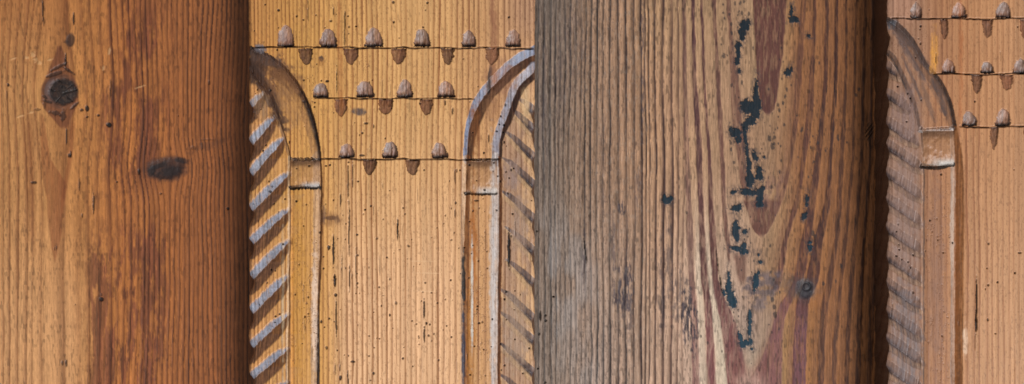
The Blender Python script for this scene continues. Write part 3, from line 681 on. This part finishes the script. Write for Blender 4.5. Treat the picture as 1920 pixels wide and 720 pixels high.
    # cuts above and below the capitals
    G.append(dict(p=[(545, 300, 4, 8, 0.5), (549, 299, 4, 4, 6), (597, 300, 4, 4, 6), (600, 300, 3, 3, 2)], smooth=False, cl=((54, 38, 30), .8), cr=((54, 38, 30), .8)))
    G.append(dict(p=[(545, 352, 4, 5, 7), (550, 352, 4, 6, 10), (596, 351, 4, 6, 10), (598, 351, 4, 4, 6)], smooth=False, cl=((34, 26, 22), .9), cr=((34, 26, 22), .9)))
    G.append(dict(p=[(873, 299, 3, 3, 4), (930, 301, 3, 3, 4.5)], smooth=False, cl=((70, 50, 40), .7), cr=((70, 50, 40), .7)))
    G.append(dict(p=[(873, 364, 3, 4, 7.5), (930, 363, 3, 4, 7)], smooth=False, cl=((48, 36, 28), .85), cr=((48, 36, 28), .85)))
    N = up([(520, 552, 47), (598, 631, 53), (684, 719, 52), (775, 806, 53), (865, 892, 57), (949, 977, 55)], 87) \
      + up([(560, 588, 121), (644, 672, 121), (733, 761, 121), (828, 853, 121), (909, 935, 121)], 90.5, 7.5) \
      + up([(587, 616, 155), (666, 701, 152), (745, 775, 149), (819, 852, 152)], 182) \
      + up([(627, 652, 218), (708, 736, 214), (787, 813, 216)], 185.5, 7.5) \
      + up([(635, 665, 269), (717, 747, 265), (808, 839, 267)], 296) \
      + up([(679, 705, 328), (760, 787, 328)], 299.5, 7.5)
    lines = list(np.arange(440, 470, 8)) + [473, 480, 487, 494, 502, 508, 515, 523, 531, 538, 546, 553, 560, 569, 577, 585, 592, 600, 609, 618, 629, 637, 642, 653, 663, 671, 681, 690, 700, 709, 717, 727, 736, 744, 752, 762, 773, 782, 792,
             803, 813, 824, 834, 846, 857, 868, 880, 889, 899, 912, 925, 936, 948, 957, 968, 977, 986, 995, 1003, 1012, 1024]
    def base(X, Y, blo):
        c = ramp(X, [(460, (200, 138, 78)), (540, (204, 146, 78)), (640, (204, 150, 86)), (740, (206, 155, 97)), (840, (206, 155, 100)), (900, (196, 145, 96)), (1000, (182, 136, 98))])
        c = mix(c, (222, 173, 130), 0.8*sm(160, 600, Y+90*(blo-.5))*sm(600, 660, X)*sm(900, 840, X))
        c = mix(c, (196, 144, 74), 0.5*sm(0.5, .7, fbm(X/50, Y/120, 201, 3))*sm(620, 560, X))
        c = mix(c, (176, 122, 62), 0.35*sm(620, 480, X)*sm(320, 60, Y))
        c = mix(c, (172, 128, 98), 0.5*sm(925, 985, X)*sm(90, 30, Y))
        c = mix(c, (160, 126, 102), 0.7*sm(936, 946, X)*sm(150, 220, Y)*(.5+fbm(X/8, Y/60, 205, 3)))
        c = mix(c, (208, 162, 114), 0.6*sm(962, 978, X)*sm(130, 200, Y)*sm(.35, .6, fbm(X/9, Y/40, 206, 3)))
        return c
    def late(X, Y): return ramp(X, [(470, (126, 72, 32)), (640, (136, 80, 38)), (760, (146, 90, 46)), (860, (130, 74, 36)), (1000, (104, 66, 46))])
    D = (30, 20, 18)
    ST = [(482, 128, 30, 36, .3, (66, 44, 33), .85), (503, 175, 15, 70, -.45, (70, 46, 34), .80), (530, 150, 34, 46, -.6, (118, 78, 48), .60), (545, 200, 20, 50, -.4, (150, 106, 66), .4), (500, 112, 40, 12, .35, (90, 66, 54), .5),
          (490, 200, 16, 26, 0, (140, 108, 80), .4), (489, 92, 12, 8, 0, (108, 100, 100), .6), (672, 209, 14, 7, 0, (92, 74, 66), .72), (603, 110, 4.5, 5, 0, (60, 52, 50), .9), (602, 118, 5, 10, 0, (150, 96, 44), .4),
          (636, 60, 5, 70, 0, (166, 100, 50), .25), (640, 155, 5, 80, 0, (168, 102, 50), .28), (620, 409, 12, 4.5, 0, (44, 32, 30), .9), (632, 412, 5, 8, 0, (84, 58, 46), .6), (618, 412, 22, 14, 0, (140, 94, 56), .4), (606, 400, 6, 20, 0, (96, 66, 50), .5),
          (940, 150, 30, 40, .5, (140, 96, 72), .4), (925, 200, 18, 30, 0, (150, 104, 70), .4), (892, 235, 10, 50, 0, (134, 82, 44), .5), (918, 150, 4, 26, .1, (62, 48, 44), .75), (925, 65, 8, 90, 0, (146, 96, 66), .45), (958, 330, 16, 30, 0, (146, 118, 104), .5),
          (975, 420, 18, 60, 0, (150, 122, 104), .4), (965, 620, 26, 80, 0, (160, 132, 110), .4), (888, 480, 7, 150, 0, (166, 100, 44), .5), (882, 640, 8, 120, 0, (172, 112, 50), .5), (560, 540, 14, 190, 0, (196, 138, 60), .35),
          (595, 660, 4, 70, 0, (52, 40, 38), .8), (592, 606, 6, 14, 0, (60, 46, 40), .6), (869, 530, 3.5, 60, 0, (46, 44, 42), .85), (869, 660, 3.5, 90, 0, (74, 70, 78), .85), (885, 560, 2.5, 110, 0, (206, 190, 172), .6), (923, 520, 6, 230, 0, (190, 176, 166), .4),
          (590, 580, 6, 120, 0, (206, 172, 142), .5), (530, 560, 3, 160, 0, (190, 160, 124), .4), (985, 195, 8, 40, 0, (196, 160, 120), .4)]  # pale strips along the columns stand in for their lit flanks
    for yy in (490, 512, 546): ST.append((795+yy%7*3, yy, 24, 1.2, .02, (226, 184, 140), .22))
    MK = [(646, 40, 1.6, 26, .8), (646, 72, 1.5, 14, .7), (625, 468, 2.2, 30, .95), (627, 526, 2.6, 15, .95), (629, 553, 3, 4, .9), (630, 595, 1.6, 40, .9), (654, 430, 1.6, 60, .8), (655, 520, 1.5, 30, .8), (641, 500, 1.3, 30, .6), (667, 500, 1.2, 50, .5),
          (745, 427, 1.9, 23, .95), (795, 580, 2, 24, .95), (795, 628, 2, 18, .9), (954, 467, 3.0, 40, 1), (661, 678, 5, 2, .85), (700, 700, 2.4, 3.4, .85), (638, 708, 3.2, 5, .9), (652, 708, 1.3, 18, .85), (637, 690, 1, 10, .6), (742, 568, 3, 4, .6), (669, 440, 2.2, 2.2, .9), (755, 672, 2.4, 2.6, .9),
          (612, 652, 3, 4, .7), (606, 503, 2, 2, .9), (602, 603, 2.4, 3.6, .9), (617, 597, 2, 2, .9), (613, 152, 4, 2.6, .95), (602, 151, 1.8, 2, .9), (569, 150, 2, 2, .9), (522, 19, 2.8, 2.6, .95), (497, 8, 2, 2, .8), (556, 30, 2.2, 2, .9), (569, 37, 1.8, 2, .9), (667, 49, 2.4, 2, .95), (652, 30, 2, 2, .9), (620, 39, 3, 2, .85),
          (592, 28, 1.6, 1.6, .7), (738, 41, 2, 3, .9), (737, 4, 3, 3, .8), (801, 5, 2.4, 2.4, .8), (954, 32, 2, 2.4, .95), (793, 51, 1.8, 2, .9), (748, 71, 1.2, 1.4, .8), (834, 193, 1.8, 6, .8), (848, 208, 2, 8, .75), (787, 194, 2, 2, .85), (590, 192, 1.8, 1.8, .9), (589, 200, 2, 2, .95), (519, 93, 2.2, 2, .95),
          (625, 21, 1.4, 9, .7), (577, 15, 1.2, 30, .5), (631, 150, 1, 34, .7), (611, 311, 2.6, 1.6, .9), (618, 309, 2.4, 1.8, .95), (653, 304, 2, 1.6, .9), (678, 291, 6, 2, .8), (679, 249, 2.2, 2, .9), (671, 340, 2, 1.8, .9), (695, 386, 1.8, 2, .9), (684, 393, 1.8, 2.2, .9), (730, 357, 1.6, 1.4, .8), (686, 231, 4, 2.4, .8), (700, 237, 1.6, 4, .7), (700, 395, 1, 10, .5),
          (652, 340, 1.5, 40, .75), (661, 330, 1.2, 30, .6), (638, 375, 1.8, 14, .75), (907, 286, 2, 2, .95), (936, 233, 1.8, 1.8, .9), (931, 246, 2.4, 2, .9), (945, 234, 2.2, 2.2, .95), (943, 248, 2, 2, .9), (916, 259, 1.6, 10, .75), (933, 330, 1.8, 1.8, .9), (880, 309, 2.4, 2.2, .9), (908, 356, 2.6, 1.8, .95), (862, 319, 1.6, 2, .9), (856, 320, 1.4, 4, .6),
          (853, 330, 1.6, 16, .6), (854, 380, 2.2, 3, .8), (853, 400, 1.8, 10, .6), (893, 376, 5, 1.8, .8), (961, 401, 2.2, 2, .95), (895, 574, 1.8, 1.8, .9), (894, 580, 1.6, 1.8, .9), (898, 606, 2.2, 2, .95), (889, 649, 1.8, 1.8, .9), (946, 561, 2, 2, .95), (949, 547, 2, 2, .9), (965, 636, 1.8, 1.8, .95), (992, 653, 2, 2, .95), (946, 685, 2, 2, .9), (938, 645, 2, 2, .9), (980, 700, 1.8, 1.8, .8), (881, 703, 2, 2, .9),
          (505, 359, 2.4, 2.2, .95), (534, 373, 1.8, 1.8, .95), (555, 377, 2.6, 2.2, .95), (513, 382, 2, 1.6, .8), (504, 340, 1.8, 1.8, .9), (493, 282, 2, 2, .95), (498, 272, 1.8, 2, .95), (471, 274, 2, 2, .9), (507, 169, 2.4, 2.4, .9), (482, 168, 2, 2, .8), (542, 266, 1.4, 3, .8), (579, 311, 2.4, 1.8, .9), (530, 458, 2.4, 2.4, .95), (508, 506, 2, 2, .9), (516, 593, 2.2, 2, .9), (524, 589, 2, 2, .8), (514, 605, 1.8, 1.8, .8),
          (616, 464, 3, 5, .9), (606, 481, 1.8, 1.8, .8), (632, 657, 1.6, 2, .9), (628, 690, 1.6, 14, .5), (870, 464, 1.6, 1.6, .9), (860, 465, 1.4, 1.4, .9), (845, 525, 1.8, 1.8, .9), (846, 632, 1.6, 2, .9), (797, 530, 2.4, 2, .7), (820, 568, 1.8, 1.6, .8), (803, 629, 1.8, 2.4, .8), (822, 675, 2.2, 1.8, .7), (670, 478, 3, 2, .7), (706, 447, 3, 2, .6)]
    for _ in range(46):
        MK.append((rng.uniform(640, 850), rng.uniform(380, 720), rng.uniform(.9, 2.4), rng.uniform(.9, 2.4), rng.uniform(.5, .9)))
    regions = [
        (1, [(Y0-1, 0, 0), (118, 0, 0), (119, 464, 464), (138, 464, 474), (172, 464, 500), (208, 464, 516), (240, 464, 528), (270, 464, 537), (298, 464, 542.5), (400, 464, 543), (560, 464, 541), (Y1+1, 464, 538)]),
        (2, [(140, 1000, 1012), (150, 990, 1012), (166, 976, 1012), (190, 967, 1012), (214, 960, 1012), (236, 951, 1012), (260, 944, 1012), (300, 941, 1012), (420, 941, 1012), (560, 940, 1012), (720, 938, 1012), (Y1+1, 938, 1012)]),
        (3, [(91, 464, 470), (96, 464, 482), (106, 464, 505), (119, 464, 522), (128, 470, 535), (138, 474, 543), (172, 500, 570), (208, 516, 586), (240, 528, 594), (270, 537, 600), (298, 542.5, 603)]),
        (4, [(87, 1000, 1012), (97, 975, 1012), (115, 953, 1012), (120, 948, 1006), (135, 930, 996), (150, 915, 990), (166, 902, 976), (190, 887, 967), (214, 878, 960), (236, 874, 951), (260, 870, 944), (299, 866, 941)]),
        (5, [(298, 542.5, 603), (400, 543, 605), (560, 541, 600), (Y1+1, 538, 597)]),
        (6, [(299, 866, 941), (420, 865, 941), (560, 863, 940), (Y1+1, 863, 938)]),
        (7, [(300, 545, 599), (354, 545, 599)]), (8, [(300, 874, 933), (364, 874, 933)])]
    carved_panel(dict(seed=300, xl=466, xr=1003, fx=(460, 1010), label='honey coloured carved panel with three rows of gouge notches between two pillars, near centre',
        lines=lines, base=base, late=late, grooves=G, notches=N, regions=regions, stains_and_lit_strips=ST, marks=MK, worms=125, nests=[(620, 500), (560, 460), (570, 620), (500, 420), (515, 580), (545, 190), (640, 60), (520, 60), (690, 230), (720, 590), (800, 600), (900, 430), (895, 610), (930, 250), (970, 380), (960, 620), (605, 660), (850, 360)],
        columns=[(546, 598, 354, 840, 3.0), (874, 934, 366, 840, 3.0)], capitals=[(546, 598, 301, 352, 7.5), (875, 932, 302, 363, 6.5)],
        scores=[(470, 1001, 88, 90, 1.9, 5), (590, 890, 183.5, 184.5, 1.6, 4.5), (600, 936, 297.5, 299, 1.8, 5)],
        tracks=[(546, 597, 420, 760, .40), (880, 915, 420, 760, .35), (470, 590, 60, 220, .55), (630, 700, 60, 140, .5)],
        edge_l=[(a[0]-4, 7.0) for a in LR if a[3]], edge_r=[(y, 6.0) for y in (217, 253, 305, 357, 421, 481, 541, 607, 650, 710, 768)],
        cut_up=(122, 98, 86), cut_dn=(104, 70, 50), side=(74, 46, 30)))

# ------------------------------------------------------------------ second panel (runs out of the picture on the right)
def panel_two():
    G = []
    mx = lambda x: 3866-x                       # the hidden right half mirrors the left
    def both(d):
        G.append(d)
        p = [(mx(q[0]), q[1], q[3], q[2], q[4]) for q in d['p']]
        e = {k: v for k, v in d.items() if k not in ('p', 'cr', 'cl')}; e['p'] = p
        if 'cr' in d: e['cl'] = d['cr']
        if 'cl' in d: e['cr'] = d['cl']
        if d.get('flipdir'): e['p'] = p[::-1]
        G.append(e)
    RC = [(130, 1690), (182, 1700), (235, 1716), (277, 1726), (330, 1727), (379, 1726), (433, 1725), (487, 1725), (538, 1726), (590, 1728), (640, 1728), (693, 1728), (745, 1728), (800, 1728)]
    for (ya, x2) in RC:
        p = [(1658, ya-6, 14, 15, 12), (1672, ya+4, 14, 16, 11), (x2-10, ya+4+.72*(x2-1682), 13, 16, 9), (x2+1, ya+4+.72*(x2-1671), 9, 9, 4)]
        both(dict(p=p, smooth=False, core=((78, 62, 60), .8), cr=((116, 92, 82), .5), cl=((180, 144, 118), .5)))  # shade painted into core and one wall, other wall paler
    both(dict(p=[(1664, 36, 10, 5, 7), (1680, 46, 11, 6, 7), (1699, 64, 13, 7, 6), (1716, 90, 15, 7, 5.5), (1736, 122, 17, 6, 5.5), (1757, 146, 18, 5, 5.5), (1771, 170, 18, 5, 5.5), (1781, 195, 18, 5, 5.5), (1787, 218, 14, 5, 5.5), (1791, 242, 10, 4, 5.5)], core=((52, 38, 32), .8), cr=((70, 52, 44), .8), cl=((112, 80, 62), .55)))  # dark core and outer wall painted in as shade
    both(dict(p=[(1664, 100, 5, 8, 6), (1675, 112, 5, 8, 5), (1690, 145, 5, 8, 5), (1705, 180, 5, 8, 4.5), (1715, 206, 5, 7, 4), (1723, 242, 4, 5, 3)], core=((62, 46, 40), .75), cr=((92, 70, 60), .6), cl=((140, 110, 92), .5)))
    both(dict(p=[(1727, 240, 4, 4, 3), (1731, 312, 4, 4, 3), (1731, 500, 4, 4, 3.5), (1730, 840, 4, 4, 3.5)], cr=((84, 60, 48), .6), cl=((156, 124, 104), .4)))
    both(dict(p=[(1789, 240, 8, 6, 5), (1793, 312, 10, 14, 6), (1793, 500, 10, 15, 6.5), (1790, 840, 10, 14, 6.5)], cr=((134, 82, 42), .78), cl=((158, 130, 112), .55)))  # column flank painted pale as if lit
    both(dict(p=[(1725, 245, 4, 4, 4), (1788, 240, 4, 4, 4)], smooth=False, flipdir=True, cl=((190, 180, 172), .5), cr=((84, 62, 50), .6)))
    both(dict(p=[(1730, 312, 6, 5, 10), (1760, 312, 6, 5, 10), (1789, 308, 5, 5, 9)], smooth=False, flipdir=True, cl=((48, 38, 32), .8), cr=((48, 38, 32), .8)))
    N = up([(1708, 1729, 4), (1784, 1812, 4), (1868, 1897, 3), (1954, 1982, 4), (2040, 2068, 4), (2122, 2150, 4)], 33, 8) + up([(1764, 1779, 74), (1842, 1862, 71), (1912, 1932, 73), (1996, 2016, 73), (2082, 2102, 73)], 36, 5.5) \
      + up([(1765, 1791, 111), (1838, 1864, 116), (1901, 1927, 110), (1976, 2002, 112), (2050, 2076, 112)], 137, 8) + up([(1821, 1841, 175), (1877, 1900, 169), (1950, 1972, 172), (2018, 2040, 172)], 140, 5.5) \
      + up([(1802, 1831, 209), (1868, 1896, 204), (1940, 1968, 206), (2014, 2042, 206)], 236, 8) + up([(1856, 1870, 281), (1920, 1940, 272), (1990, 2010, 272)], 239, 5)
    r = np.random.default_rng(77); lines = [1630]
    while lines[-1] < 2240: lines.append(lines[-1]+r.uniform(8, 15))
    def base(X, Y, blo):
        q = np.where(X > 1933, 3866-X, X)
        c = ramp(q, [(1660, (146, 107, 82)), (1720, (148, 107, 80)), (1760, (162, 111, 74)), (1800, (172, 119, 78)), (1860, (178, 126, 84)), (1930, (176, 127, 88))])
        c = mix(c, (188, 139, 98), .6*sm(200, 600, Y+80*(blo-.5))*sm(1790, 1850, q))
        c = mix(c, (178, 130, 104), .5*sm(1740, 1700, q)*sm(60, 20, Y))
        c = mix(c, (142, 112, 98), .45*sm(1735, 1715, q)*sm(120, 260, Y))
        return c
    def late(X, Y): return ramp(X, [(1660, (112, 76, 58)), (1800, (136, 84, 50)), (1930, (146, 94, 58)), (2200, (120, 80, 56))])
    ST = [(1690, 70, 12, 36, -.5, (92, 72, 64), .6), (1708, 108, 7, 60, -.55, (96, 74, 66), .55), (1722, 100, 7, 60, -.6, (88, 68, 60), .6), (1762, 180, 10, 46, -.35, (88, 68, 60), .55), (1740, 190, 6, 50, -.3, (120, 86, 66), .5), (1712, 150, 4, 50, -.4, (96, 72, 62), .6), (1700, 220, 26, 60, 0, (128, 102, 94), .4), (1700, 400, 28, 120, 0, (134, 108, 98), .4), (1700, 640, 28, 120, 0, (112, 98, 96), .45),
          (1757, 520, 16, 200, 0, (136, 96, 74), .4), (1786, 420, 4, 120, 0, (180, 152, 130), .4), (1802, 120, 5, 110, 0, (160, 98, 56), .45), (1752, 100, 8, 40, 0, (198, 136, 62), .5), (1810, 640, 5, 30, 0, (206, 168, 136), .5), (1672, 45, 8, 12, 0, (84, 84, 88), .6), (1796, 500, 5, 200, 0, (136, 80, 36), .5)]
    MK = [(1831, 560, 1.8, 46, .95), (1830, 605, 2.2, 24, .95), (1828, 640, 1, 18, .5), (1726, 49, 2.2, 2.4, .95), (1725, 55, 1.2, 1.4, .8), (1683, 162, 2, 2, .95), (1700, 228, 2, 2, .95), (1828, 190, 2, 2, .95), (1787, 455, 2, 2, .95), (1681, 480, 2.2, 2, .95), (1686, 468, 1.8, 1.8, .9), (1769, 474, 1.8, 1.8, .8), (1903, 512, 2, 2, .95), (1765, 327, 2, 2, .95), (1912, 474, 4, 1.4, .8), (1755, 110, 1.5, 12, .6), (1908, 50, 1.6, 1.6, .8)]
    L = lambda rows: [(y, a, b) for (y, a, b) in rows]
    rows_rope = [(Y0-1, 0, 0), (104, 0, 0), (105, 1655, 1668), (112, 1655, 1675), (145, 1655, 1690), (180, 1655, 1705), (206, 1655, 1715), (242, 1655, 1723), (312, 1655, 1731), (Y1+1, 1655, 1730)]
    rows_arch = [(36, 1655, 1672), (46, 1655, 1687), (64, 1655, 1707), (90, 1655, 1725), (105, 1668, 1734), (112, 1675, 1739), (145, 1690, 1763), (180, 1705, 1780), (206, 1715, 1789), (241, 1723, 1795)]
    rows_col = [(241, 1723, 1795), (312, 1731, 1802), (500, 1731, 1804), (Y1+1, 1730, 1802)]
    rows_cap = [(244, 1729, 1790), (311, 1731, 1791)]
    mir = lambda rows: [(y, mx(b), mx(a)) for (y, a, b) in rows]
    regions = [(1, rows_rope), (3, rows_arch), (5, rows_col), (7, rows_cap), (2, [r_ if r_[1] else (r_[0], 0, 0) for r_ in [(y, mx(b) if b else 0, mx(a) if b else 0) for (y, a, b) in rows_rope]]), (4, mir(rows_arch)), (6, mir(rows_col)), (8, mir(rows_cap))]
    carved_panel(dict(seed=500, ragged=2.0, round=2.5, xl=1664, xr=2202, fx=(1655, 1935), label='pinkish brown carved panel cut off by the right edge, its thick scalloped side in shadow',
        lines=lines, base=base, late=late, grooves=G, notches=N, regions=regions, stains_and_lit_strips=ST, marks=MK, worms=45, nests=[(1690, 480), (1740, 100), (1760, 420), (1850, 520), (1700, 220), (2050, 400)],
        columns=[(1732, 1791, 313, 840, 2.8), (mx(1791), mx(1732), 313, 840, 2.8)], capitals=[(1730, 1790, 245, 311, 7), (mx(1790), mx(1730), 245, 311, 7)],
        scores=[(1672, 2195, 34, 35, 1.7, 5), (1752, 2110, 138, 139, 1.7, 5), (1800, 2070, 237, 238, 1.8, 5)],
        tracks=[(1668, 1760, 40, 110, .45), (1735, 1785, 350, 760, .5)],
        edge_l=[(a[0]+6, 5.5) for a in RC]+[(70, 6)], edge_r=[(a[0]+6, 5.5) for a in RC],
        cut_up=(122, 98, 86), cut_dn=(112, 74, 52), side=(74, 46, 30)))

left_board(); grey_board(); panel_one(); panel_two()

# ------------------------------------------------------------------ light: one big cool window low on the right, dim room
w = bpy.data.worlds.new('World'); bpy.context.scene.world = w; w.use_nodes = True
w.node_tree.nodes['Background'].inputs['Color'].default_value = (0.95, 0.97, 1.0, 1)
w.node_tree.nodes['Background'].inputs['Strength'].default_value = 0.36
from mathutils import Vector
ld = bpy.data.lights.new('window_light', 'AREA'); ld.shape = 'RECTANGLE'; ld.size = 1.5; ld.size_y = 1.7; ld.energy = 206; ld.color = (0.97, 0.985, 1.0)
lo = bpy.data.objects.new('window_light', ld); C.objects.link(lo)
lo.location = (1.95, -3.0, -2.25)
lo.rotation_euler = (Vector((0.05, 0, 0))-Vector(lo.location)).to_track_quat('-Z', 'Y').to_euler()

# ------------------------------------------------------------------ camera
cd = bpy.data.cameras.new('camera'); cd.sensor_width = 36; cd.lens = 50; cd.clip_end = 50
co = bpy.data.objects.new('camera', cd); C.objects.link(co)
co.location = (0, -DIST*S, 0); co.rotation_euler = (math.pi/2, 0, 0)
bpy.context.scene.camera = co
sc = bpy.context.scene
sc.view_settings.view_transform = 'Standard'; sc.view_settings.look = 'None'; sc.view_settings.exposure = 0
